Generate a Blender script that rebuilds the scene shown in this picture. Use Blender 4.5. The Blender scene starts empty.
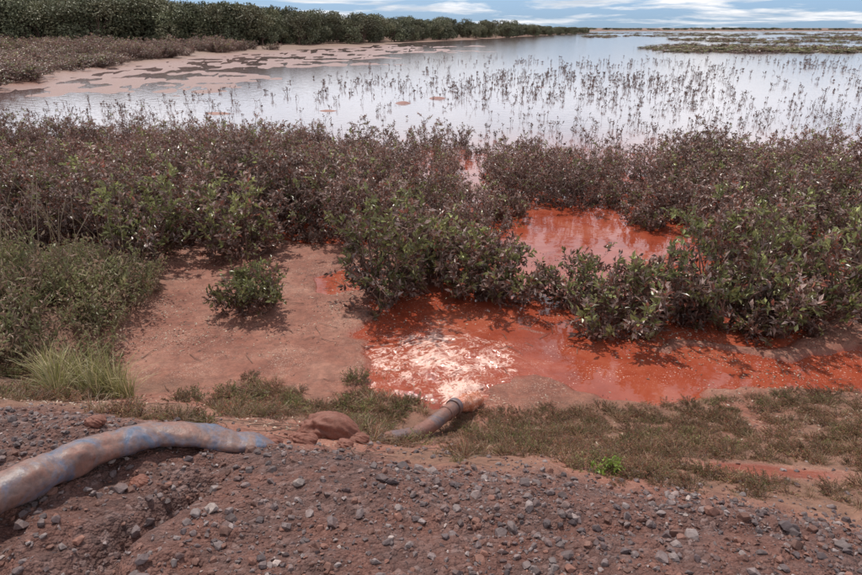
import bpy, math, random
import numpy as np
from mathutils import Vector
R = np.random.RandomState(7)
random.seed(7)
scene = bpy.context.scene
scene.view_settings.view_transform='Standard'
scene.view_settings.look='None'
scene.view_settings.exposure=0

# ------------------------------------------------------------------ noise
def _h(ix,iy,s):
    n=(ix.astype(np.int64)*374761393+iy.astype(np.int64)*668265263+s*974634777)&0x7fffffff
    n=((n^(n>>13))*1274126177)&0x7fffffff
    n=(n^(n>>16))&0xffffff
    return n/float(0xffffff)
def vn(x,y,s=0):
    x=np.asarray(x,float);y=np.asarray(y,float)
    ix=np.floor(x);iy=np.floor(y);fx=x-ix;fy=y-iy
    fx=fx*fx*(3-2*fx);fy=fy*fy*(3-2*fy)
    a=_h(ix,iy,s);b=_h(ix+1,iy,s);c=_h(ix,iy+1,s);d=_h(ix+1,iy+1,s)
    return (a*(1-fx)+b*fx)*(1-fy)+(c*(1-fx)+d*fx)*fy
def fbm(x,y,o=4,s=0):
    t=0;a=.5;n=0
    for i in range(o):
        t=t+a*(vn(x*2**i+i*17.3,y*2**i-i*9.1,s+i)-.5)*2;n+=a;a*=.5
    return t/n
def ss(a,b,x):
    t=np.clip((x-a)/(b-a),0,1);return t*t*(3-2*t)

# ------------------------------------------------------------------ terrain
SHY=[-50,20,25,31,51,80,127,215,420,1500,6000]
SHX=[-60,-42,-30,-21,-25,-25,-7,35,105,400,1500]
MFY=[0,24,29,34,45,64,100,140,200]
MFX=[-40,-24,-15,-12,-9,-4,6,16,30]
POOLS=[(.1,5.6,.82,.78,1.),(2.9,5.15,2.4,.33,1.),(1.25,5.4,1.,.42,1.),(2.5,9.7,2.5,2.2,1.),(-1.1,7.4,.5,.4,.7),(.0,4.95,.5,.4,.8),(5.2,5.0,1.7,.42,1.),(4.8,8.6,1.9,.8,.8),(.55,6.6,1.,.55,.75),(1.5,7.6,1.3,.8,.9),(-1.0,10,2.,.9,.6),(-5,11,2.5,1.,.6),(2.6,6.2,1.6,.45,.55)]
HUM=[(-4,25.5,.9,.45),(13,29.3,.7,.4),(-8,24.6,1.1,.35),(.3,30,.6,.4),(-1.2,28,.5,.3),(22,34,1,.5),(6,36,.8,.4),(-9,38,1.2,.5),(17,44,1.4,.6)]
def crest0(x): return 2.62-.21*x
def crest(x): return crest0(x)+.09*fbm(x*1.3,x*0+3,3,5)
def bermw(x): return 1.58+.32*np.clip(x,0,4)
def pools(x,y):
    d=x*0
    xx=x+.35*fbm(x*1.1,y*1.1,3,21)+.06*fbm(x*6,y*6,2,23);yy=y+.35*fbm(x*1.1+9,y*1.1,3,22)+.06*fbm(x*6,y*6,2,24)
    for cx,cy,rx,ry,k in POOLS:
        r=np.sqrt(((xx-cx)/rx)**2+((yy-cy)/ry)**2)
        d=np.maximum(d,k*ss(1.35,.7,r))
    return d
def mudflat(x,y):
    mf=np.interp(y,MFY,MFX)+fbm(x*.05,y*.12,4,88)*(3+y*.14)
    return ss(1.5,-1.5,(x-mf)/np.clip(y/40,.6,3))*ss(26,31,y)*ss(170,110,y)
def terrain(x,y):
    x=np.asarray(x,float);y=np.asarray(y,float)
    yc=crest(x);w=bermw(x)
    s=np.clip((y-(yc-.25))/(w+.25),0,1)
    ramp=1-(.62*s+.38*(s*s*(3-2*s)))
    top=1.0+.25*np.clip((yc-y)/1.2,0,1)
    flat=.036+.022*fbm(x*.9,y*.9,4,1)+.012*fbm(x*5,y*5,4,2)
    flat=flat-.13*pools(x,y)
    flat=flat+.30*ss(-2.9,-4.3,x+.3*fbm(x,y,2,8))*ss(8.5,6.0,y)
    thick=ss(8.2,9.5,y)
    flat=flat-.035*thick+.035*thick*fbm(x*.8,y*.8,3,31)
    flat=flat-.16*ss(12.5,16.5,y)
    flat=flat+mudflat(x,y)*(.163+.018*fbm(x*.12,y*.3,4,89))
    for cx,cy,rx,ry in HUM:
        flat=flat+.26*ss(1.5,.2,np.sqrt(((x-cx)/rx)**2+((y-cy)/ry)**2))
    sh=np.interp(y,SHY,SHX)+1.5*fbm(x*.15,y*.15,3,12)*np.clip(y/40,.3,4)
    land=np.clip((sh-x)/np.clip(y/6,3,40),0,1)*ss(17,30,y)
    flat=flat+land*.5+land*.12*fbm(x*.4,y*.4,3,14)
    flat=flat+.9*ss(560,760,y)
    rough=ramp*(.035*fbm(x*2.2,y*2.2,4,3)+.022*fbm(x*11,y*11,4,4))
    left=ss(-.3,-1.1,x)*ramp
    lump=.07*(np.abs(fbm(x*3.3,y*3.3,3,6))-.25)+.02*fbm(x*16,y*16,3,7)
    gx=-1.12+.16*(y-2.0)+.06*np.sin(y*6)
    g=np.exp(-((x-gx)/.075)**2)*ss(1.3,1.6,y)*ss(2.5,2.2,y)
    gx2=-1.55+.3*(y-2.0)
    g2=np.exp(-((x-gx2)/.08)**2)*ss(1.2,1.5,y)*ss(2.0,1.8,y)
    rut=.035*np.exp(-((y-(1.98+.04*x))/.06)**2)*ss(-.5,.2,x)
    return flat*(1-ramp)+top*ramp+rough+left*lump-.13*g-.06*g2-rut
def T(x,y): return float(terrain(np.array([x]),np.array([y]))[0])

# ------------------------------------------------------------------ mesh helpers
def mk(name,V,F,mat,C=None,smooth=False,coll=True,MI=None):
    V=np.asarray(V,np.float32);F=np.asarray(F,np.int32)
    k=F.shape[1]
    me=bpy.data.meshes.new(name)
    me.vertices.add(len(V));me.vertices.foreach_set('co',V.ravel())
    me.loops.add(len(F)*k);me.loops.foreach_set('vertex_index',F.ravel())
    me.polygons.add(len(F));me.polygons.foreach_set('loop_start',np.arange(0,len(F)*k,k,dtype=np.int32))
    if MI is not None: me.polygons.foreach_set('material_index',np.asarray(MI,np.int32))
    me.polygons.foreach_set('use_smooth',np.full(len(F),smooth,dtype=bool))
    me.update(calc_edges=True)
    if C is not None:
        a=me.attributes.new('col','FLOAT_COLOR','POINT')
        C=np.asarray(C,np.float32)
        if C.shape[1]==3: C=np.hstack([C,np.ones((len(C),1),np.float32)])
        a.data.foreach_set('color',C.ravel())
    for m in (mat if isinstance(mat,(list,tuple)) else [mat]): me.materials.append(m)
    me.validate()
    if not coll: return me
    ob=bpy.data.objects.new(name,me);scene.collection.objects.link(ob)
    return ob
def empty(name):
    e=bpy.data.objects.new(name,None);scene.collection.objects.link(e);return e
def inst(me,name,parent,loc,rz,s,sz=None,tilt=0):
    o=bpy.data.objects.new(name,me);scene.collection.objects.link(o)
    o.location=loc;o.rotation_euler=(random.uniform(-tilt,tilt),random.uniform(-tilt,tilt),rz);o.scale=(s,s,sz if sz else s);o.parent=parent
    return o
def grid(xs2,ys2):
    ny,nx=xs2.shape
    i=np.arange(ny-1)[:,None]*nx+np.arange(nx-1)[None,:]
    return np.stack([i,i+1,i+nx+1,i+nx],-1).reshape(-1,4)
class MB:
    def __init__(s): s.V=[];s.F=[];s.C=[];s.n=0;s.M=[]
    def add(s,V,F,C,m=0):
        V=np.asarray(V,float);F=np.asarray(F)
        s.V.append(V);s.F.append(F+s.n)
        C=np.asarray(C,float)
        if C.ndim==1: C=np.tile(C,(len(V),1))
        s.C.append(C);s.n+=len(V);s.M.append(np.full(len(F),m))
    def out(s,name,mat,**k):
        return mk(name,np.vstack(s.V),np.vstack(s.F),mat,C=np.vstack(s.C),MI=np.concatenate(s.M),**k)
def tube(P,rad,n=5,cap=False):
    P=np.asarray(P,float);m=len(P)
    rad=np.broadcast_to(np.asarray(rad,float),(m,))
    Tn=np.gradient(P,axis=0);Tn/=np.linalg.norm(Tn,axis=1)[:,None]+1e-9
    up=np.where(np.abs(Tn[:,2:3])>.9,np.array([[1.,0,0]]),np.array([[0,0,1.]]))
    A=np.cross(Tn,up);A/=np.linalg.norm(A,axis=1)[:,None]+1e-9
    B=np.cross(Tn,A)
    a=np.linspace(0,2*np.pi,n,endpoint=False)
    V=P[:,None]+rad[:,None,None]*(np.cos(a)[None,:,None]*A[:,None]+np.sin(a)[None,:,None]*B[:,None])
    F=[]
    for i in range(m-1):
        for j in range(n):
            a0=i*n+j;a1=i*n+(j+1)%n;b0=a0+n;b1=a1+n
            F.append((a0,a1,b1));F.append((a0,b1,b0))
    return V.reshape(-1,3),np.array(F)
def nrm(a): return a/(np.linalg.norm(a,axis=-1,keepdims=True)+1e-9)
def leaves(P,D,L,W,rng,fold=.25):
    n=len(P)
    D=nrm(D)
    rv=nrm(rng.normal(size=(n,3))+np.array([0,0,1.2]))
    S=nrm(np.cross(D,rv));N=np.cross(S,D)
    L=L[:,None];W=W[:,None]
    b=P;tip=P+D*L-N*L*.12
    m=P+D*L*.5
    l=m+S*W*.5+N*W*fold;r=m-S*W*.5+N*W*fold
    V=np.stack([b,l,tip,r],1).reshape(-1,3)
    i=np.arange(n)[:,None]*4
    F=np.concatenate([i+np.array([[0,2,1]]),i+np.array([[0,3,2]])])
    return V,F
# ------------------------------------------------------------------ materials
def mat(name):
    m=bpy.data.materials.new(name);m.use_nodes=True
    nt=m.node_tree;b=nt.nodes['Principled BSDF'];return m,nt,b
def N(nt,t,**k):
    n=nt.nodes.new(t)
    for a,v in k.items():
        if a.startswith('_'): n.inputs[a[1:].replace('_',' ')].default_value=v
        else: setattr(n,a,v)
    return n
def ramp(nt,fac,stops):
    r=nt.nodes.new('ShaderNodeValToRGB');e=r.color_ramp.elements
    while len(e)<len(stops): e.new(.5)
    for q,(p,c) in zip(e,stops):
        q.position=p;q.color=(c[0],c[1],c[2],1) if isinstance(c,(tuple,list)) else (c,c,c,1)
    nt.links.new(fac,r.inputs[0]);return r.outputs[0]
def mix(nt,f,a,b,bt='MIX'):
    m=nt.nodes.new('ShaderNodeMix');m.data_type='RGBA';m.blend_type=bt
    for s,v in ((m.inputs[0],f),(m.inputs[6],a),(m.inputs[7],b)):
        if isinstance(v,bpy.types.NodeSocket): nt.links.new(v,s)
        elif isinstance(v,(int,float)): s.default_value=v
        else: s.default_value=(v[0],v[1],v[2],1)
    return m.outputs[2]
def math_(nt,op,a,b=0,c=None,clamp=False):
    m=nt.nodes.new('ShaderNodeMath');m.operation=op;m.use_clamp=clamp
    for i,v in enumerate((a,b,c)):
        if v is None: continue
        if isinstance(v,bpy.types.NodeSocket): nt.links.new(v,m.inputs[i])
        else: m.inputs[i].default_value=v
    return m.outputs[0]
def noise(nt,vec,scale,detail=4,rough=.55,dist=0):
    n=N(nt,'ShaderNodeTexNoise',_Scale=scale,_Detail=detail,_Roughness=rough,_Distortion=dist)
    if vec is not None: nt.links.new(vec,n.inputs['Vector'])
    return n.outputs['Fac']

def leaf_mat(name,rough=.42,trans=.25,var=.25):
    m,nt,b=mat(name)
    a=N(nt,'ShaderNodeAttribute',attribute_name='col')
    oi=N(nt,'ShaderNodeObjectInfo')
    hs=N(nt,'ShaderNodeHueSaturation')
    v=math_(nt,'MULTIPLY_ADD',oi.outputs['Random'],var*2,1-var)
    nt.links.new(v,hs.inputs['Value']);nt.links.new(a.outputs['Color'],hs.inputs['Color'])
    nt.links.new(hs.outputs[0],b.inputs['Base Color'])
    b.inputs['Roughness'].default_value=rough
    if trans>0:
        tr=N(nt,'ShaderNodeBsdfTranslucent');nt.links.new(hs.outputs[0],tr.inputs['Color'])
        ms=N(nt,'ShaderNodeMixShader',_Fac=trans)
        nt.links.new(b.outputs[0],ms.inputs[1]);nt.links.new(tr.outputs[0],ms.inputs[2])
        nt.links.new(ms.outputs[0],nt.nodes['Material Output'].inputs[0])
    return m
M_leaf=leaf_mat('mangrove_leaf',.34,.24,.24)
M_grass=leaf_mat('grass_blade',.5,.3,.25)
M_tree=leaf_mat('forest_leaf',.6,0,.3)
def bark_mat():
    m,nt,b=mat('bark')
    g=N(nt,'ShaderNodeNewGeometry')
    f=noise(nt,g.outputs['Position'],30,3)
    c=ramp(nt,f,[(.3,(.09,.05,.04)),(.7,(.24,.15,.12))])
    nt.links.new(c,b.inputs['Base Color']);b.inputs['Roughness'].default_value=.85
    return m
M_bark=bark_mat()

def ground_mat():
    m,nt,b=mat('red_earth')
    g=N(nt,'ShaderNodeNewGeometry');P=g.outputs['Position']
    z=N(nt,'ShaderNodeAttribute',attribute_name='col')
    sp=N(nt,'ShaderNodeSeparateColor');nt.links.new(z.outputs['Color'],sp.inputs[0])
    gr,wet,org=sp.outputs[0],sp.outputs[1],sp.outputs[2]
    n1=noise(nt,P,1.6,6,.6,.4);n2=noise(nt,P,14,6,.65);n3=noise(nt,P,75,4,.6)
    mud=ramp(nt,n1,[(.3,(.175,.056,.034)),(.5,(.245,.095,.062)),(.72,(.31,.150,.105))])
    mud=mix(nt,.85,mud,ramp(nt,n2,[(.3,(.55,.5,.5)),(.7,(1.3,1.28,1.28))]),'MULTIPLY')
    fl=ramp(nt,n3,[(.56,0),(.63,1)])
    flk=math_(nt,'MULTIPLY',fl,ramp(nt,noise(nt,P,2.5,4),[(.42,0),(.58,.8)]))
    mud=mix(nt,flk,mud,(.44,.31,.24))
    wetc=ramp(nt,n1,[(.3,(.18,.036,.018)),(.7,(.27,.068,.036))])
    wetm=ramp(nt,math_(nt,'ADD',wet,math_(nt,'MULTIPLY',math_(nt,'SUBTRACT',n2,.5),.8)),[(.2,0),(.66,1)])
    base=mix(nt,wetm,mud,wetc)
    v1=N(nt,'ShaderNodeTexVoronoi',_Scale=42.);nt.links.new(P,v1.inputs['Vector'])
    v2=N(nt,'ShaderNodeTexVoronoi',_Scale=95.);nt.links.new(P,v2.inputs['Vector'])
    s1=N(nt,'ShaderNodeSeparateColor');nt.links.new(v1.outputs['Color'],s1.inputs[0])
    s2=N(nt,'ShaderNodeSeparateColor');nt.links.new(v2.outputs['Color'],s2.inputs[0])
    st=ramp(nt,s1.outputs[0],[(0,(.05,.028,.026)),(.45,(.11,.058,.048)),(.8,(.155,.092,.082)),(1,(.23,.165,.155))])
    st2=ramp(nt,s2.outputs[0],[(0,(.058,.028,.024)),(.5,(.125,.056,.041)),(1,(.20,.118,.10))])
    clay=ramp(nt,n1,[(.3,(.105,.031,.020)),(.7,(.20,.070,.046))])
    gsel=ramp(nt,noise(nt,P,5,4,.6),[(.42,0),(.58,1)])
    grav=mix(nt,gsel,mix(nt,.5,st2,clay),mix(nt,.25,st,clay))
    grav=mix(nt,.9,grav,ramp(nt,n2,[(.3,(.55,.52,.52)),(.7,(1.2,1.2,1.2))]),'MULTIPLY')
    base=mix(nt,gr,base,grav)
    soil=ramp(nt,n2,[(.3,(.09,.045,.028)),(.7,(.21,.11,.068))])
    base=mix(nt,org,base,soil)
    nt.links.new(base,b.inputs['Base Color'])
    ro=math_(nt,'MULTIPLY_ADD',wetm,-.48,.8)
    ro=math_(nt,'MAXIMUM',ro,math_(nt,'MULTIPLY',org,.7))
    nt.links.new(math_(nt,'MAXIMUM',ro,math_(nt,'MULTIPLY',gr,.8)),b.inputs['Roughness'])
    vd=math_(nt,'MULTIPLY',math_(nt,'SUBTRACT',.6,v1.outputs['Distance']),math_(nt,'MULTIPLY',gr,1.2))
    vd2=math_(nt,'MULTIPLY',math_(nt,'SUBTRACT',.6,v2.outputs['Distance']),math_(nt,'MULTIPLY',gr,.6))
    h=math_(nt,'ADD',math_(nt,'ADD',vd,vd2),math_(nt,'ADD',math_(nt,'MULTIPLY',n2,1.6),math_(nt,'MULTIPLY',n3,.5)))
    bp=N(nt,'ShaderNodeBump',_Strength=.9,_Distance=.016);nt.links.new(h,bp.inputs['Height'])
    nt.links.new(bp.outputs[0],b.inputs['Normal'])
    return m
def water_mat():
    m,nt,b=mat('red_water')
    g=N(nt,'ShaderNodeNewGeometry');P=g.outputs['Position']
    z=N(nt,'ShaderNodeAttribute',attribute_name='col')
    sp=N(nt,'ShaderNodeSeparateColor');nt.links.new(z.outputs['Color'],sp.inputs[0])
    n1=noise(nt,P,1.3,6,.65,.8)
    c=ramp(nt,n1,[(.3,(.20,.036,.018)),(.5,(.28,.056,.028)),(.7,(.34,.096,.054))])
    c=mix(nt,sp.outputs[1],c,(.15,.10,.10))
    ctr=N(nt,'ShaderNodeVectorMath',operation='SUBTRACT');nt.links.new(P,ctr.inputs[0]);ctr.inputs[1].default_value=(.28,4.75,0)
    sx=N(nt,'ShaderNodeSeparateXYZ');nt.links.new(ctr.outputs[0],sx.inputs[0])
    ang=math_(nt,'ARCTAN2',sx.outputs[0],sx.outputs[1])
    ln=N(nt,'ShaderNodeVectorMath',operation='LENGTH');nt.links.new(ctr.outputs[0],ln.inputs[0])
    cb=N(nt,'ShaderNodeCombineXYZ');nt.links.new(math_(nt,'MULTIPLY',ang,.9),cb.inputs[0]);nt.links.new(math_(nt,'MULTIPLY',ln.outputs['Value'],2.2),cb.inputs[1])
    n2=noise(nt,cb.outputs[0],2.6,6,.62,1.6)
    rid=math_(nt,'SUBTRACT',1,math_(nt,'MULTIPLY',math_(nt,'ABSOLUTE',math_(nt,'SUBTRACT',n2,.5)),10),clamp=True)
    n4=noise(nt,P,9,6,.68,1.8)
    rid2=math_(nt,'SUBTRACT',1,math_(nt,'MULTIPLY',math_(nt,'ABSOLUTE',math_(nt,'SUBTRACT',n4,.5)),12),clamp=True)
    big=noise(nt,P,3.2,3,.5,.5)
    f=math_(nt,'ADD',math_(nt,'MULTIPLY',rid,.58),math_(nt,'MULTIPLY',rid2,.46))
    f=math_(nt,'ADD',f,math_(nt,'MULTIPLY',math_(nt,'SUBTRACT',big,.5),1.2))
    f=math_(nt,'ADD',f,math_(nt,'MULTIPLY_ADD',sp.outputs[0],1.0,-.98))
    foam=ramp(nt,f,[(.15,0),(.38,.3),(.85,1)])
    n3=noise(nt,P,55,3,.6)
    spk=math_(nt,'MULTIPLY',ramp(nt,n3,[(.62,0),(.66,1)]),ramp(nt,noise(nt,P,1.8,4),[(.45,0),(.56,.9)]))
    spk=math_(nt,'MULTIPLY',spk,sp.outputs[2])
    foam=math_(nt,'MAXIMUM',math_(nt,'MULTIPLY',foam,.95),spk)
    c=mix(nt,foam,c,(.76,.51,.43))
    nt.links.new(c,b.inputs['Base Color'])
    nt.links.new(math_(nt,'MULTIPLY_ADD',foam,.5,.07),b.inputs['Roughness'])
    b.inputs['IOR'].default_value=1.45
    h=math_(nt,'ADD',noise(nt,P,3,3,.5),math_(nt,'MULTIPLY',math_(nt,'ADD',f,n4),sp.outputs[0]))
    bp=N(nt,'ShaderNodeBump',_Strength=.18,_Distance=.05);nt.links.new(h,bp.inputs['Height'])
    nt.links.new(bp.outputs[0],b.inputs['Normal'])
    return m
M_ground=ground_mat();M_water=water_mat()
def rock_mat(name='gravel_stone',mudf=.6):
    m,nt,b=mat(name)
    g=N(nt,'ShaderNodeNewGeometry')
    a=N(nt,'ShaderNodeAttribute',attribute_name='col')
    n=noise(nt,g.outputs['Position'],60,4,.65)
    n2=noise(nt,g.outputs['Position'],9,4,.65)
    c=mix(nt,.8,a.outputs['Color'],ramp(nt,n,[(.3,(.65,.62,.6)),(.7,(1.25,1.25,1.25))]),'MULTIPLY')
    c=mix(nt,ramp(nt,n2,[(.5,0),(.75,mudf)]),c,(.16,.065,.048))
    nt.links.new(c,b.inputs['Base Color']);b.inputs['Roughness'].default_value=.7
    bp=N(nt,'ShaderNodeBump',_Strength=.6,_Distance=.006);nt.links.new(n,bp.inputs['Height']);nt.links.new(bp.outputs[0],b.inputs['Normal'])
    return m
M_rock=rock_mat()

# ------------------------------------------------------------------ ground
ys=[-12,-9,-7,-5,-3.5,-2.5,-1.5,-.7,0,.4,.7,.9]
y=1.0
while y<3.6: ys.append(y);y+=.014
while y<7: ys.append(y);y+=.026
st=.03
while y<6000: ys.append(y);y+=st;st*=1.045
ys=np.array(ys)
u=np.linspace(-1,1,460)
cu=.38*u+.62*u**3
W=7+1.6*np.clip(ys,0,1e9)
X=W[:,None]*cu[None,:];Y=np.repeat(ys[:,None],len(u),1)
Z=terrain(X,Y)
yc=crest(X)
gravel=ss(.25,-.1,Y-yc+.18*fbm(X*3,Y*3,3,40))
pl=pools(X,Y)
mfl=mudflat(X,Y)
wetz=np.clip((ss(.035,-.01,Z)*.8+.75*ss(.05,.7,pl)+.4*ss(8,9.5,Y))*ss(70,20,Y),0,1)
wetz=np.maximum(wetz,.7*mfl*ss(.18,.08,Z))
wetz=np.maximum(wetz,.55*ss(22,28,Y)*ss(140,90,Y))
slope=ss(-.1,.2,Y-yc)*ss(.35,-.15,Y-yc-bermw(X)-.1)
org=np.clip(.75*slope*ss(.35,.65,vn(X*2,Y*2,50)+.25*ss(.5,2.,X)+.1)+.8*ss(-2.9,-3.8,X)*ss(7.8,7.,Y)+.2*ss(8.3,9.2,Y)*ss(60,20,Y)*(1-mfl)+.55*mfl+.85*ss(30,70,Y)*ss(2,-8,X-np.interp(Y,SHY,SHX))+ss(450,600,Y),0,1)*(1-gravel)
wetz=np.maximum(wetz,.9*ss(1.3,.4,np.sqrt(((X-1.95)/.45)**2+((Y-2.95)/.16)**2)))
org=org*(1-ss(1.4,.6,np.sqrt(((X-1.95)/.5)**2+((Y-2.95)/.2)**2)))
V=np.stack([X,Y,Z],-1).reshape(-1,3)
C=np.stack([gravel,wetz,org],-1).reshape(-1,3)
mk('ground',V,grid(X,Y),M_ground,C=C,smooth=True)

# ------------------------------------------------------------------ water
ys=[4.0];y=4.0
while y<7: y+=.02;ys.append(y)
st=.03
while y<6000: y+=st;st*=1.06;ys.append(y)
ys=np.array(ys);u=np.linspace(-1,1,380);cu=.22*u+.78*u**3
W=6+1.6*ys
X=W[:,None]*cu[None,:];Y=np.repeat(ys[:,None],len(u),1)
d=np.sqrt((X-.2)**2+(Y-5.15)**2)
am=ss(1.4,.1,d)
Zw=.007*am*np.sin(d*30+9*fbm(X*2.2,Y*2.2,4,60))+.034*am*fbm(X*6,Y*6,4,61)
dj=np.sqrt((X-.30)**2+(Y-4.80)**2)
Zw+=.04*ss(.32,.0,dj)*(.6+fbm(X*16,Y*16,3,62))
rr=np.sqrt(((X-.08)/1.05)**2+((Y-5.45)/.95)**2)+.34*fbm(X*2.5,Y*2.5,4,64)
foamz=ss(1.25,.1,rr)
foamz=np.maximum(foamz,1.35*ss(.45,.05,dj))
dull=ss(13,22,Y)
spk=ss(9,7,Y)
mk('water',np.stack([X,Y,Zw],-1).reshape(-1,3),grid(X,Y),M_water,C=np.stack([foamz,dull,spk],-1).reshape(-1,3),smooth=True)

# ------------------------------------------------------------------ mangrove shrubs
BR=np.array([.21,.120,.092]);PA=np.array([.40,.29,.255]);OL=np.array([.195,.18,.080]);GR=np.array([.28,.29,.11]);RD=np.array([.27,.100,.072])
def shrub(seed,H=1.2,Rd=.75,nst=11,green=.3,dens=1.,leafL=.062,coll=False,name='shrub'):
    r=np.random.RandomState(seed);mb=MB()
    tP=[];tD=[];tL=[]
    for i in range(nst):
        az=2*np.pi*(i+r.uniform(-.4,.4))/nst
        lean=r.uniform(.05,1.)**.6
        tip=np.array([math.cos(az)*Rd*lean,math.sin(az)*Rd*lean,H*(1.0-.55*lean**2)*r.uniform(.66,1.08)])
        base=np.array([math.cos(az)*.07,math.sin(az)*.07,-.05])
        t=np.linspace(0,1,7)[:,None]
        ctrl=np.array([tip[0]*.75,tip[1]*.75,tip[2]*.35])
        P=(1-t)**2*base+2*t*(1-t)*ctrl+t*t*tip+r.normal(scale=.022,size=(7,3))*t
        v,f=tube(P,np.linspace(.011,.0035,7)*H,5);mb.add(v,f,(1,1,1),1)
        nb=r.randint(6,10)
        for tt in np.concatenate([r.uniform(.12,.95,nb),[1.]]):
            k=tt*6;k0=min(int(k),5);p=P[k0]+(P[k0+1]-P[k0])*(k-k0)
            sd=nrm(P[k0+1]-P[k0])
            dd=nrm(sd*.35+r.normal(scale=.6,size=3)+np.array([math.cos(az)*.45,math.sin(az)*.45,.25 if tt<.5 else .4]))
            L=r.uniform(.14,.32)*H
            q=p+dd*L+np.array([0,0,.03*H]);q[2]=max(q[2],.06)
            mid=(p+q)/2+r.normal(scale=.02,size=3)-np.array([0,0,.01])
            v,f=tube([p,mid,q],[.004*H,.003*H,.002*H],3);mb.add(v,f,(1,1,1),1)
            for a in r.uniform(.2,1.,r.randint(3,6)):
                pp=p+(q-p)*a
                td=nrm(dd*.5+r.normal(scale=.6,size=3)+np.array([0,0,.5]))
                tP.append(pp);tD.append(td);tL.append(r.uniform(.07,.17))
    tP=np.array(tP);tD=np.array(tD);tL=np.array(tL)
    for i in range(0,len(tP),2):
        v,f=tube([tP[i],tP[i]+tD[i]*tL[i]],[.0025,.0015],3);mb.add(v,f,(1,1,1),1)
    nl=int(8*dens)
    s=np.repeat(np.arange(len(tP)),nl)
    a=np.tile(np.linspace(.2,1,nl),len(tP))+r.normal(scale=.05,size=len(s))
    P=tP[s]+tD[s]*(tL[s]*a)[:,None]
    D=tD[s]*.7+r.normal(scale=.6,size=(len(s),3))+np.array([0,0,.1])
    L=leafL*r.uniform(.6,1.25,len(s));Wd=L*r.uniform(.36,.5,len(s))
    V,F=leaves(P,D,L,Wd,r)
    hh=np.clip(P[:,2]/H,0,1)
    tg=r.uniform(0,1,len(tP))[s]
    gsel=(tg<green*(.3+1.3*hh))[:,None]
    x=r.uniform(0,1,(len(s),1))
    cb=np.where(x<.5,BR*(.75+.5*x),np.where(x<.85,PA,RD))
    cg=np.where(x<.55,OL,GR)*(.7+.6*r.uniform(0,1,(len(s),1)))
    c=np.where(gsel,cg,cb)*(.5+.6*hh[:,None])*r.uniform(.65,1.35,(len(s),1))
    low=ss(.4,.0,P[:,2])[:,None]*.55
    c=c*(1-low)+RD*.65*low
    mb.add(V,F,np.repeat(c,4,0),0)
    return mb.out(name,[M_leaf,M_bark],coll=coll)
tmpl=[shrub(100+i,H=[1.25,1.1,1.35,1.0,1.2,1.3,.95,1.15][i],Rd=[.8,.75,.7,.8,.9,.7,.7,.85][i],nst=12,green=[.05,.18,.10,.03,.26,.07,.14,.36][i],leafL=.066,name='mangrove_bush_mesh') for i in range(8)]
lowt=[shrub(140+i,H=.9,Rd=.8,nst=7,green=[.2,.6][i],dens=.7,leafL=.11,name='low_bush_mesh') for i in range(2)]
th=empty('mangrove_thicket')
cnt=0
pts=[]
tries=0
while tries<13000 and cnt<660:
    tries+=1
    y=random.uniform(8.3,19.5);x=random.uniform(-1.0*y-1,1.0*y+1)
    front=8.4 if x<.6 else 8.0
    if x<-3.5: front=7.9
    if y<front+.4: continue
    pud=((x-2.6)/1.95)**2+((y-9.2)/1.95)**2
    if pud<1: continue
    near_p=pud<2.4 and y>10.3
    back=float(np.interp(x,[-14,-6,0,5,12],[19.,17.6,15.4,14.6,14.4]))
    if y>back and random.random()>max(0,.22-(y-back)*.1): continue
    md=.66 if y<11 else .72
    if y>10: md*=.85+.4*vn(np.array([x*.45]),np.array([y*.45]),72)[0]
    if any((x-a)**2+(y-b)**2<md*md for a,b in pts): continue
    pts.append((x,y));cnt+=1
    g=(x<-3 or x>4.5) and y<12.5
    if g and random.random()<.55: t=random.choice([1,4,7])
    else: t=random.choice([0,1,2,3,5,6,3,0])
    s=random.uniform(.62,1.1)*(.85+.34*vn(np.array([x*.5]),np.array([y*.5]),71)[0])
    if y>13.: s*=.8 if x<-2 else .74
    if near_p or (0<x<5.5 and y>11): s*=.72
    if -.8<x<.8 and y<11: s*=.72
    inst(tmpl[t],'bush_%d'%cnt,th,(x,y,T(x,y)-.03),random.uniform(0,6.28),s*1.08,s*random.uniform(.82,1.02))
fs=[(-.53,6.75,1.3,.62,.4),(.15,7.2,.95,.62,.25),(.85,7.0,.72,.6,.25),(-2.0,6.5,.48,.42,.55),
    (2.1,6.15,.68,.62,.25),(1.75,6.75,.58,.5,.3),(3.25,6.35,1.36,.8,.48),(4.25,6.35,1.2,.8,.42),(5.2,6.5,1.25,.8,.38),
    (-.05,7.75,.9,.6,.2),(4.1,7.5,1.05,.7,.25),(-3.9,8.0,1.2,.7,.45),(-2.6,8.2,1.05,.65,.3),(2.65,6.45,.68,.55,.2),(3.75,6.0,.7,.55,.28),
    (3.5,9.9,.4,.4,.1),(1.3,10.4,.4,.4,.1),(.35,8.8,.6,.5,.1)]
for i,(x,y,H,Rd,g) in enumerate(fs):
    o=shrub(300+i,H=H,Rd=Rd,nst=12 if H>.65 else (10 if H>.42 else 7),green=g*1.15,dens=1.0,leafL=.078 if H>.65 else .06,coll=True,name='mangrove_shrub')
    o.location=(x,y,max(T(x,y),-.05)-.02)

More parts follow.
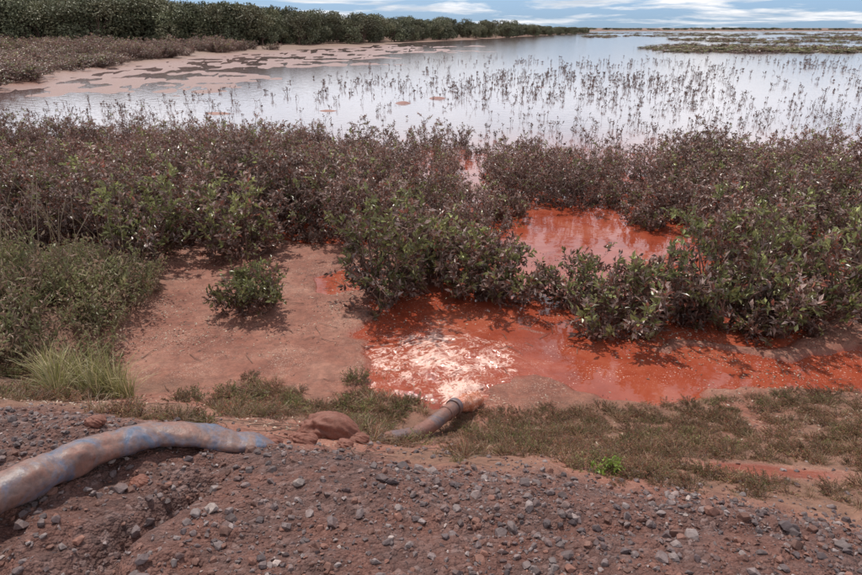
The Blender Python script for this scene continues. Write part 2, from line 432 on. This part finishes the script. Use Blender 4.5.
# ------------------------------------------------------------------ seedlings standing in the water
r=np.random.RandomState(5);mb=MB()
for k in range(10500):
    y=14+(r.uniform(0,1)**1.15)*62
    x=r.uniform(-1,1)*(.75*y+2)
    if x<np.interp(y,SHY,SHX)+1: continue
    if y>30 and x<np.interp(y,MFY,MFX): continue
    dn=vn(np.array([x*.22]),np.array([y*.16]),77)[0]+.22*(x>0)-(y-14)/150
    if r.uniform()>ss(.35,.8,dn)*.45+.10: continue
    h=r.uniform(.12,.40)
    ns=r.randint(1,5)
    for j in range(ns):
        a=r.uniform(0,6.28);ln=r.uniform(0,.8)
        tip=np.array([x+math.cos(a)*h*ln,y+math.sin(a)*h*ln,h*r.uniform(.5,1)])
        rad=.004 if y<30 else .007
        v,f=tube([[x,y,-.1],tip],[rad,rad*.6],3);mb.add(v,f,(.15,.085,.07),0)
        m=r.randint(3,8)
        P=np.array([x,y,0])+(tip-np.array([x,y,0]))*r.uniform(.45,1.,(m,1))
        V,F=leaves(P,r.normal(size=(m,3))*.8+[0,0,.5],np.full(m,.06 if y<30 else .085),np.full(m,.03 if y<30 else .04),r)
        mb.add(V,F,np.array([.19,.11,.09])*r.uniform(.6,1.6),0)
mb.out('mangrove_seedlings',[M_leaf])

# ------------------------------------------------------------------ distant forest
def tree(seed,H=6.,W_=2.6,n=2400):
    r=np.random.RandomState(seed);mb=MB()
    v,f=tube([[0,0,-.2],[.1,.05,H*.3],[r.uniform(-.3,.3),r.uniform(-.3,.3),H*.65]],[.16,.12,.05],6);mb.add(v,f,(1,1,1),1)
    nb=r.randint(9,13)
    for i in range(nb):
        a=r.uniform(0,6.28);rr=W_*.66*math.sqrt(r.uniform(0,1))
        c=np.array([math.cos(a)*rr,math.sin(a)*rr,H*r.uniform(.2,.88)])
        s=W_*r.uniform(.24,.45)
        v,f=tube([[0,0,H*.2],c*.5+np.array([0,0,H*.12]),c],[.07,.05,.02],4);mb.add(v,f,(1,1,1),1)
        m=n//nb
        D=nrm(r.normal(size=(m,3)));P=c+D*s*np.array([1,1,.75])*r.uniform(.55,1.12,(m,1))
        sh=r.uniform(.75,1.25)
        col=np.array([.145,.15,.085])*sh*r.uniform(.6,1.4,(m,1))+np.array([.03,.015,.01])*r.randint(0,2)
        V,F=leaves(P,D*.5+r.normal(size=(m,3))*.6,r.uniform(.2,.36,m),r.uniform(.14,.24,m),r)
        mb.add(V,F,np.repeat(col,4,0),0)
    return mb.out('forest_tree_mesh',[M_tree,M_bark],coll=False)
tt=[tree(500+i,H=5.6,W_=[2.4,3.4,2.2,3.,2.6][i]) for i in range(5)]
fo=empty('mangrove_forest')
FY=[100,107,130,154,200,265,420,700];FX=[-69,-29,-17,-7,14,43,100,190]
c=0
for k in range(840):
    q=random.random()**1.3
    if random.random()<.42:
        x=random.uniform(-120,-27);yf=88+(x+120)*.20
        y=yf+random.random()**1.4*40;hh=random.uniform(.55,1.16)*(1.04+.36*ss(-40,-75,x))
    else:
        y=105+q*330;x=np.interp(y,FY,FX)-random.random()**1.3*(18+y*.12)
        hh=random.uniform(.55,1.14)*(1.06-.42*ss(120,330,y))
    hh*=.82+.4*vn(np.array([x*.06]),np.array([y*.06]),33)[0]
    c+=1
    inst(random.choice(tt),'tree_%d'%c,fo,(x,y,T(x,y)-.3),random.uniform(0,6.28),hh*random.uniform(.95,1.4),hh)
for k in range(700):
    x=random.uniform(-60,1100);y=random.uniform(740,900)
    s=random.uniform(.25,.62)*(.5+.9*vn(np.array([x*.008]),np.array([2.]),3)[0])
    inst(random.choice(tt),'tree_far_%d'%k,fo,(x,y,.5),random.uniform(0,6.28),s*3.2,s)
sc=empty('shore_scrub')
for k in range(820):
    y=random.uniform(22,100);sx=float(np.interp(y,SHY,SHX))
    x=sx-.5-y*.03-random.random()**1.2*(y*.9)
    if y<30: x=sx-random.uniform(.5,20)
    s=random.uniform(.7,1.5)
    if vn(np.array([x*.2]),np.array([y*.2]),9)[0]<.3 and y>30: continue
    inst(tmpl[random.choice([0,3,5,6,2,1,7,4])],'scrub_%d'%k,sc,(x,y,T(x,y)-.05),random.uniform(0,6.28),s*1.6,s*(.6 if y<60 else .9))
for k in range(1300):
    y=88+random.random()**1.3*340;x=random.uniform(.20,.95)*y+8
    if vn(np.array([x*.04]),np.array([y*.03]),19)[0]<.40: continue
    s=random.uniform(1.,1.8)
    inst(lowt[random.random()<.5],'flat_scrub_%d'%k,sc,(x,y,-.2),random.uniform(0,6.28),s*2.6,s*.42)

# ------------------------------------------------------------------ gravel stones
import bmesh
def hull(pts):
    bm=bmesh.new();vs=[bm.verts.new(p) for p in pts]
    bmesh.ops.convex_hull(bm,input=vs)
    loose=[v for v in bm.verts if not v.link_faces]
    bmesh.ops.delete(bm,geom=loose,context='VERTS')
    bmesh.ops.triangulate(bm,faces=bm.faces[:])
    bm.verts.index_update()
    V=np.array([v.co[:] for v in bm.verts]);F=np.array([[v.index for v in f.verts] for f in bm.faces]);bm.free()
    return V,F
r=np.random.RandomState(11)
RT=[hull(nrm(r.normal(size=(k_,3)))*np.array([1,r.uniform(.6,.95),r.uniform(.45,.8)])*r.uniform(.8,1.1,(k_,1))) for k_ in [10]*10+[20]*8]
mb=MB();cc=[np.array(q) for q in ((.10,.070,.070),(.15,.11,.108),(.21,.165,.16),(.075,.052,.055),(.18,.08,.058),(.14,.066,.050),(.33,.26,.24))]
ns=0
N_=34000
xs=r.uniform(-3.3,3.3,N_);yy=r.uniform(1.15,3.6,N_)
hz=terrain(xs,yy);cr=crest(xs);pats=vn(xs*2.6,yy*2.6,90)
for i in range(N_):
    x,y=xs[i],yy[i];d=y-cr[i]
    pr=1. if d<.05 else (.35*math.exp(-d*2.2))
    if x<-.6: pr*=.7
    if r.uniform()>pr*(.3+1.1*pats[i]): continue
    s=.0045+.010*r.uniform()**2.2;q=r.uniform();k_=r.randint(10)
    if q<.14: s=r.uniform(.012,.025);k_=10+r.randint(8)
    if q<.016 and d<0: s=r.uniform(.024,.040)
    V,F=RT[k_]
    a=r.uniform(0,6.28);ca,sa=math.cos(a),math.sin(a)
    ti=r.normal(scale=.35);ct,st_=math.cos(ti),math.sin(ti)
    M=np.array([[ca,-sa,0],[sa,ca,0],[0,0,1]])@np.array([[1,0,0],[0,ct,-st_],[0,st_,ct]])
    mb.add(V@M.T*s+np.array([x,y,hz[i]+s*.25]),F,cc[r.choice(7,p=[.22,.22,.15,.14,.12,.14,.01])]*r.uniform(.8,1.3),0);ns+=1
mb.out('gravel',[M_rock])
print('stones',ns)
M_clod=rock_mat('clay_clod',.3)
def clod(name,loc,sc,seed):
    bm=bmesh.new();bmesh.ops.create_icosphere(bm,subdivisions=5,radius=1)
    V=np.array([v.co[:] for v in bm.verts]);F=np.array([[v.index for v in f.verts] for f in bm.faces]);bm.free()
    n=1+.32*fbm(V[:,0]*1.3+V[:,2]+seed,V[:,1]*1.3-V[:,2]*.7,4,seed)+.22*fbm(V[:,0]*4+V[:,2]*3,V[:,1]*4,5,seed+3)
    V=V*n[:,None]
    V=V*np.array(sc)+np.array(loc)
    return mk(name,V,F,M_clod,C=np.tile([.18,.062,.040],(len(V),1)),smooth=True)
for i,(x,y,s) in enumerate([(-.64,3.24,(.19,.13,.115)),(-.74,2.98,(.09,.06,.045)),(-.46,3.16,(.08,.06,.045)),(-.86,2.78,(.06,.05,.035)),(-1.75,2.75,(.05,.04,.03)),(-1.3,2.25,(.04,.04,.025)),(-.5,3.0,(.05,.05,.03))]):
    clod('clay_clod',(x,y,T(x,y)+s[2]*.3),s,i+1)

# ------------------------------------------------------------------ hose
def hose_mat(name,blue,lo=.40):
    m,nt,b=mat(name)
    g=N(nt,'ShaderNodeNewGeometry');P=g.outputs['Position']
    a=noise(nt,P,5,7,.7,.8);f=noise(nt,P,45,5,.6)
    c=ramp(nt,a,[(lo,blue),(lo+.07,(.15,.115,.135)),(lo+.13,(.18,.105,.09)),(lo+.24,(.22,.095,.07))])
    c=mix(nt,.7,c,ramp(nt,f,[(.3,(.5,.5,.5)),(.7,(1.2,1.2,1.2))]),'MULTIPLY')
    nt.links.new(c,b.inputs['Base Color']);nt.links.new(math_(nt,'MULTIPLY_ADD',a,.6,.16),b.inputs['Roughness'])
    bp=N(nt,'ShaderNodeBump',_Strength=.4,_Distance=.008);nt.links.new(math_(nt,'ADD',f,a),bp.inputs['Height']);nt.links.new(bp.outputs[0],b.inputs['Normal'])
    return m
def catm(P,n):
    P=np.array(P,float);P=np.vstack([2*P[0]-P[1],P,2*P[-1]-P[-2]]);o=[]
    for i in range(1,len(P)-2):
        for t in np.linspace(0,1,n,endpoint=False):
            a,b_,c_,d_=P[i-1:i+3]
            o.append(.5*((2*b_)+(c_-a)*t+(2*a-5*b_+4*c_-d_)*t*t+(3*b_-a-3*c_+d_)*t**3))
    o.append(P[-2]);return np.array(o)
def sweep(path,seed,n=40,wr=.05):
    Q=catm(path,26);P=Q[:,:3]
    Tn=nrm(np.gradient(P,axis=0));S=nrm(np.cross(Tn,[0,0,1.]));U=np.cross(S,Tn)
    a=np.linspace(0,2*np.pi,n,endpoint=False)
    L=np.concatenate([[0],np.cumsum(np.linalg.norm(np.diff(P,axis=0),axis=1))])
    ca=np.cos(a);sa=np.sin(a)
    k=1+wr*fbm(L[:,None]*9+0*a,np.minimum(a,2*np.pi-a)[None,:]*1.3+0*L[:,None],3,seed)+wr*.5*fbm(L[:,None]*30+0*a,np.minimum(a,2*np.pi-a)[None,:]*.8+0*L[:,None],2,seed+2)
    cx=np.sign(ca)*np.abs(ca)**.9
    V=P[:,None]+(Q[:,3:4]*k*cx)[...,None]*S[:,None]+(Q[:,4:5]*k*sa)[...,None]*U[:,None]
    m=len(P)
    i=np.arange(m-1)[:,None]*n+np.arange(n)[None,:];j=np.arange(m-1)[:,None]*n+(np.arange(n)[None,:]+1)%n
    F=np.stack([i,j,j+n,i+n],-1).reshape(-1,4)
    return V.reshape(-1,3),F
M_h=hose_mat('hose_rubber',(.095,.115,.175),.39);M_p=hose_mat('pipe_rubber',(.14,.085,.085),.34)
hp=[]
for x,y,w,h,lift in [(-4.6,.2,.085,.08,0),(-3.5,.8,.085,.08,0),(-2.7,1.15,.085,.08,0),(-2.2,1.40,.085,.08,0),(-1.88,1.66,.085,.078,0),(-1.68,1.98,.085,.075,.01),(-1.54,2.30,.088,.066,.025),(-1.38,2.53,.09,.052,.025),(-1.18,2.62,.092,.040,.015),(-1.0,2.66,.09,.030,.005),(-.88,2.72,.08,.026,-.02),(-.76,2.86,.06,.022,-.09),(-.62,3.08,.06,.03,-.17),(-.5,3.28,.06,.05,-.16),(-.36,3.45,.06,.056,-.06),(-.1,3.85,.058,.056,.0),(.10,4.15,.058,.056,.0),(.19,4.3,.058,.056,.0)]:
    hp.append([x,y,T(x,y)+h*.8+lift,w,h])
hp[-1][2]=max(hp[-1][2],.18);hp[-2][2]=max(hp[-2][2],.2)
he=empty('discharge_hose')
V,F=sweep(hp[:14],3,wr=.16);o=mk('flat_hose',V,F,M_h,smooth=True);o.parent=he
V,F=sweep(hp[13:],5,wr=.03);o=mk('outlet_pipe',V,F,M_p,smooth=True);o.parent=he
e=np.array(hp[-1][:3]);dv=nrm(e-np.array(hp[-2][:3]))
def ring(c,d,ro,ri,L,name,m):
    prof=[(-L/2,ri),(-L/2,ro*.97),(-L/2+.006,ro),(L/2-.006,ro),(L/2,ro*.97),(L/2,ri)]
    S=nrm(np.cross(d,[0,0,1.]));U=np.cross(S,d);a=np.linspace(0,2*np.pi,40,endpoint=False)
    V=np.array([c+d*p+rr*(math.cos(t)*S+math.sin(t)*U) for p,rr in prof for t in a])
    n=40;k=len(prof)
    F=[((i%k)*n+j,(i%k)*n+(j+1)%n,((i+1)%k)*n+(j+1)%n,((i+1)%k)*n+j) for i in range(k) for j in range(n)]
    o=mk(name,V,np.array(F),m,smooth=False);o.parent=he
ring(e+dv*.0,dv,.070,.050,.05,'coupling_collar',M_p)
ring(e-dv*.14,dv,.064,.054,.02,'hose_clamp',M_p)
def jet():
    r=np.random.RandomState(3)
    P=[];t=np.linspace(0,1,14)
    for q in t:
        p=e+dv*np.array([1,1,0])*(.40*q);p[2]=e[2]-.005-(e[2]+.03)*q**1.6;P.append(p)
    P=np.array(P);rad=np.linspace(.045,.10,14)
    V,F=tube(P,rad,28)
    V[:,2]=np.maximum(V[:,2],-.03)
    k=.026*fbm(V[:,0]*22,V[:,1]*22+V[:,2]*15,4,8)
    V=V+k[:,None]*nrm(V-np.repeat(P,28,0))*np.repeat(np.linspace(.2,1.9,14),28)[:,None]
    m,nt,b=mat('muddy_stream');g=N(nt,'ShaderNodeNewGeometry')
    f=noise(nt,g.outputs['Position'],28,6,.65,1.)
    nt.links.new(ramp(nt,f,[(.36,(.40,.11,.055)),(.52,(.52,.21,.13)),(.66,(.76,.52,.43))]),b.inputs['Base Color']);b.inputs['Roughness'].default_value=.2
    V2=[V];F2=[F];n0=len(V)
    for i in range(800):
        s=r.uniform(.002,.007);a=r.uniform(0,6.28);q=abs(r.normal())*.24
        c=P[-2]+np.array([math.cos(a)*q,math.sin(a)*q,0]);c[2]=max(0,.11*r.uniform()*(1.1-q*2))
        v,f_=RT[i%14];V2.append(v*s+c);F2.append(f_+n0);n0+=len(v)
    mk('discharge_stream',np.vstack(V2),np.vstack(F2),m,smooth=True)
jet()

# ------------------------------------------------------------------ grass, weeds, leaf litter
def tuft(seed,n,h,spread,wd,cols):
    r=np.random.RandomState(seed);mb=MB()
    for i in range(n):
        a=r.uniform(0,6.28);b0=np.array([math.cos(a),math.sin(a),0])*r.uniform(0,spread*.25)
        L=h*r.uniform(.5,1.1);ln=r.uniform(.1,.9)*spread
        d=np.array([math.cos(a+r.normal()*.4),math.sin(a+r.normal()*.4),0])
        t=np.linspace(0,1,5)
        C_=b0+d*(ln*t**1.8)[:,None]+np.array([0,0,1.])*(L*(t-.35*t**3*ln/spread))[:,None]
        s=nrm(np.cross(d,[0,0,1.])+r.normal(size=3)*.2)*wd
        w=np.array([1,.9,.7,.45,.05])[:,None]
        V=np.stack([C_-s*w,C_+s*w],1).reshape(-1,3)
        F=[]
        for k in range(4): F+=[(2*k,2*k+1,2*k+3),(2*k,2*k+3,2*k+2)]
        c=np.array(cols[r.randint(len(cols))])*r.uniform(.7,1.3)
        mb.add(V,F,np.clip(c,0,1))
    return mb.out('tuft_mesh',[M_grass],coll=False)
def weed(seed,n,h,rad,ll,cols):
    r=np.random.RandomState(seed);mb=MB()
    for i in range(n):
        a=r.uniform(0,6.28);q=rad*math.sqrt(r.uniform())
        b0=np.array([math.cos(a)*q*.4,math.sin(a)*q*.4,0]);tip=np.array([math.cos(a)*q,math.sin(a)*q,h*r.uniform(.4,1)*(1.1-.5*q/rad)])
        v,f=tube([b0,(b0+tip)/2+r.normal(scale=.008,size=3),tip],[.0022,.0018,.001],3)
        mb.add(v,f,(.2,.12,.085))
        m=9
        P=b0+(tip-b0)*r.uniform(.25,1.02,(m,1))
        V,F=leaves(P,r.normal(size=(m,3))+[0,0,.8],ll*r.uniform(.6,1.3,m),ll*.34*r.uniform(.7,1.2,m),r)
        c=np.array(cols[r.randint(len(cols))])*r.uniform(.65,1.35)
        mb.add(V,F,c)
    return mb.out('weed_mesh',[M_grass],coll=False)
GG=[(.28,.27,.10),(.36,.32,.15),(.22,.20,.09),(.46,.37,.22)]
GB=[(.28,.16,.095),(.23,.17,.08),(.34,.21,.135),(.30,.125,.08),(.20,.16,.07)]
tg=[tuft(20+i,90,.32,.24,.003,GG) for i in range(3)]
td=[tuft(30+i,45,.10,.15,.0018,GB+[(.40,.28,.18)]) for i in range(3)]
wb=[weed(40+i,60,.07,.16,.018,GB) for i in range(4)]
wg=[weed(50+i,60,.09,.15,.022,[(.21,.21,.08),(.27,.24,.11),(.28,.18,.11)]) for i in range(3)]
wl=[weed(60+i,90,.55,.38,.055,[(.20,.20,.09),(.26,.23,.12),(.29,.18,.13),(.22,.22,.10),(.34,.25,.17)]) for i in range(3)]
gc=empty('ground_cover')
k=0
def put(ms,x,y,s,dz=-.01,sz=None,pfx='plant',tilt=.15):
    global k;k+=1
    inst(random.choice(ms),'%s_%d'%(pfx,k),gc,(x,y,T(x,y)+dz),random.uniform(0,6.28),s,sz,tilt)
n=0
for i in range(16000):
    x=random.uniform(.1,4.4);yc_=crest0(x)
    w_=float(bermw(np.array([x]))[0])
    y=random.uniform(yc_+.05,yc_+w_+.2)
    f=(y-yc_)
    if ((x-1.95)/.5)**2+((y-2.95)/.2)**2<1: continue
    p=vn(np.array([x*1.6]),np.array([y*1.6]),101)[0]+.42*ss(.3,1.2,x)-.3*ss(.3,.05,f)-.4*ss(w_-.1,w_+.2,f)+.2*(vn(np.array([x*6]),np.array([y*6]),102)[0]-.5)
    if random.random()>ss(.30,.72,p): continue
    n+=1
    put(wb+wb+td+wg[:1]+wb,x,y,random.uniform(.35,.85))
    if n>1150: break
n=0
for i in range(6000):
    x=random.uniform(-4.,.1);y=random.uniform(2.9,5.1)
    yc_=crest0(x);f=y-yc_
    if f<.2: continue
    lim=ss(5.1,4.5,y)*(ss(.1,-.5,x))
    p=vn(np.array([x*2]),np.array([y*2]),111)[0]
    if random.random()>ss(.38,.68,p)*lim: continue
    n+=1
    put(wg+wb+td+wb+td,x,y,random.uniform(.4,1.15))
    if n>460: break
for i in range(280):
    x=random.uniform(-7.5,-2.95);y=random.uniform(3.8,7.6)
    if x>-3.6+.35*math.sin(y*2.1): continue
    q=random.random()
    if q<.5: put(wl,x,y,random.uniform(.4,1.2))
    else: put(tg+td+wb,x,y,random.uniform(.8,1.5))
for x,y,s in [(-2.65,4.55,1.4),(-2.8,4.7,1.5),(-2.5,4.45,1.),(-3.1,4.5,1.4),(-2.95,4.25,1.2),(-3.4,4.8,1.4),(-2.72,4.4,1.2),(-2.9,4.6,1.7),(-3.2,4.7,1.6)]: put(tg,x,y,s)
for x,y,s in [(-3.2,5.2,.9),(-3.35,5.7,1.),(-3.6,6.2,1.2),(-3.0,4.9,.7),(-3.7,5.1,1.1),(-4.2,5.4,1.4),(-4.4,6.1,1.5)]: put(wl,x,y,s)
sp_=weed(77,26,.12,.09,.032,[(.20,.26,.05),(.16,.22,.05)])
inst(sp_,'green_sprig',None,(.95,2.72,T(.95,2.72)-.01),.3,1.);
r=np.random.RandomState(9);mb=MB()
for i in range(46):
    x=r.uniform(-5.6,-3.7);y=r.uniform(5.5,7.6);h=r.uniform(.8,1.5);z=T(x,y)
    a=r.uniform(0,6.28);l=r.uniform(.05,.5)
    P=[[x,y,z]];
    for q in (.33,.66,1.): P.append([x+math.cos(a)*l*q**1.7,y+math.sin(a)*l*q**1.7,z+h*q*(1-.12*q)])
    v,f=tube(catm(P,3),.0035,3);mb.add(v,f,(.36,.27,.18))
mb.out('dry_stems',[M_grass])
r=np.random.RandomState(13);n=26000
x=r.uniform(-5,5.5,n);y=r.uniform(3.4,8.6,n)
p=vn(x*1.2,y*1.2,131)+.4*vn(x*5,y*5,132)
keep=r.uniform(0,1,n)<ss(.4,1.1,p)*(1-.85*ss(.9,.5,np.sqrt((x-.15)**2+(y-5.5)**2)))
x=x[keep];y=y[keep];n=len(x)
z=np.maximum(terrain(x,y),0.002)+.004
V,F=leaves(np.stack([x,y,z],1),r.normal(size=(n,3))*np.array([1,1,.06]),r.uniform(.010,.042,n),r.uniform(.007,.019,n),r,.05)
cs=np.array([[.55,.43,.31],[.42,.26,.18],[.62,.52,.42],[.20,.09,.065],[.12,.06,.045],[.48,.34,.26]])[r.choice(6,n,p=[.2,.17,.15,.2,.18,.10])]
V[:,2]=np.maximum(V[:,2],np.repeat(z,4)-.002)
mk('leaf_litter',V,F,[M_grass],C=np.repeat(cs,4,0))
mb=MB()
for i in range(260):
    if i<130: x,y=r.uniform(-1.3,.5),r.uniform(2.75,4.2)
    else: x,y=r.uniform(-4,4.5),r.uniform(3.5,8)
    a=r.uniform(0,6.28);L=r.uniform(.06,.3)
    x2,y2=x+math.cos(a)*L,y+math.sin(a)*L
    xm,ym=(x+x2)/2+r.normal()*.01,(y+y2)/2+r.normal()*.01
    v,f=tube([[x,y,max(T(x,y),0)+.006],[xm,ym,max(T(xm,ym),0)+.014],[x2,y2,max(T(x2,y2),0)+.01]],[.003,.003,.0015],4)
    mb.add(v,f,np.array([.2,.12,.09])*r.uniform(.6,1.6))
mb.out('twigs',[M_grass])

# ------------------------------------------------------------------ sky, sun, camera
EL,AZ=math.radians(60),math.radians(-22)
w=bpy.data.worlds.new('World');scene.world=w;w.use_nodes=True
nt=w.node_tree;bg=nt.nodes['Background']
sk=N(nt,'ShaderNodeTexSky',sky_type='NISHITA');sk.sun_disc=False;sk.sun_elevation=EL;sk.sun_rotation=AZ%(2*math.pi)
sk.air_density=1.;sk.dust_density=1.5
tc=N(nt,'ShaderNodeTexCoord');sp=N(nt,'ShaderNodeSeparateXYZ');nt.links.new(tc.outputs['Generated'],sp.inputs[0])
zz=math_(nt,'ADD',math_(nt,'MAXIMUM',sp.outputs[2],0),.07)
cb=N(nt,'ShaderNodeCombineXYZ')
nt.links.new(math_(nt,'DIVIDE',sp.outputs[0],zz),cb.inputs[0]);nt.links.new(math_(nt,'DIVIDE',sp.outputs[1],zz),cb.inputs[1])
cn=noise(nt,cb.outputs[0],.45,8,.62,.3)
band=ramp(nt,sp.outputs[2],[(.0,.0),(.03,.03),(.07,.14),(.12,.28),(.35,.20),(.8,.04)])
cov=ramp(nt,math_(nt,'ADD',cn,band),[(.50,0),(.60,1)])
shade=ramp(nt,noise(nt,cb.outputs[0],.8,6,.6),[(.35,(6.2,6.9,7.9)),(.6,(10.5,10.5,10.7))])
boost=ramp(nt,sp.outputs[2],[(.05,(.5,.5,.5)),(.1,(.76,.77,.80)),(.3,(.64,.64,.65)),(.7,(.36,.36,.37))])
shade=mix(nt,1.,shade,boost,'MULTIPLY')
sc2=N(nt,'ShaderNodeVectorMath',operation='SCALE');nt.links.new(shade,sc2.inputs[0]);sc2.inputs['Scale'].default_value=2.0
low=ramp(nt,sp.outputs[2],[(0,(3.4,5.1,7.0)),(.06,(3.7,6.2,9.6))])
skyc=mix(nt,ramp(nt,sp.outputs[2],[(.03,.85),(.2,0)]),sk.outputs[0],low)
col=mix(nt,cov,skyc,sc2.outputs[0])
nt.links.new(col,bg.inputs[0]);bg.inputs[1].default_value=.1
sl=bpy.data.lights.new('sun','SUN');sl.energy=3.9;sl.angle=math.radians(1.2);sl.color=(1,.95,.86)
so=bpy.data.objects.new('sun',sl);scene.collection.objects.link(so)
sd=Vector((math.sin(AZ)*math.cos(EL),math.cos(AZ)*math.cos(EL),math.sin(EL)))
so.rotation_euler=sd.to_track_quat('Z','Y').to_euler();so.location=sd*50
cam=bpy.data.cameras.new('camera');co=bpy.data.objects.new('camera',cam);scene.collection.objects.link(co)
cam.sensor_width=36;cam.lens=18/(431/627.);cam.clip_end=20000;cam.clip_start=.05
co.location=(0,0,3.0);co.rotation_euler=(math.radians(90-22.5),0,0)
scene.camera=co
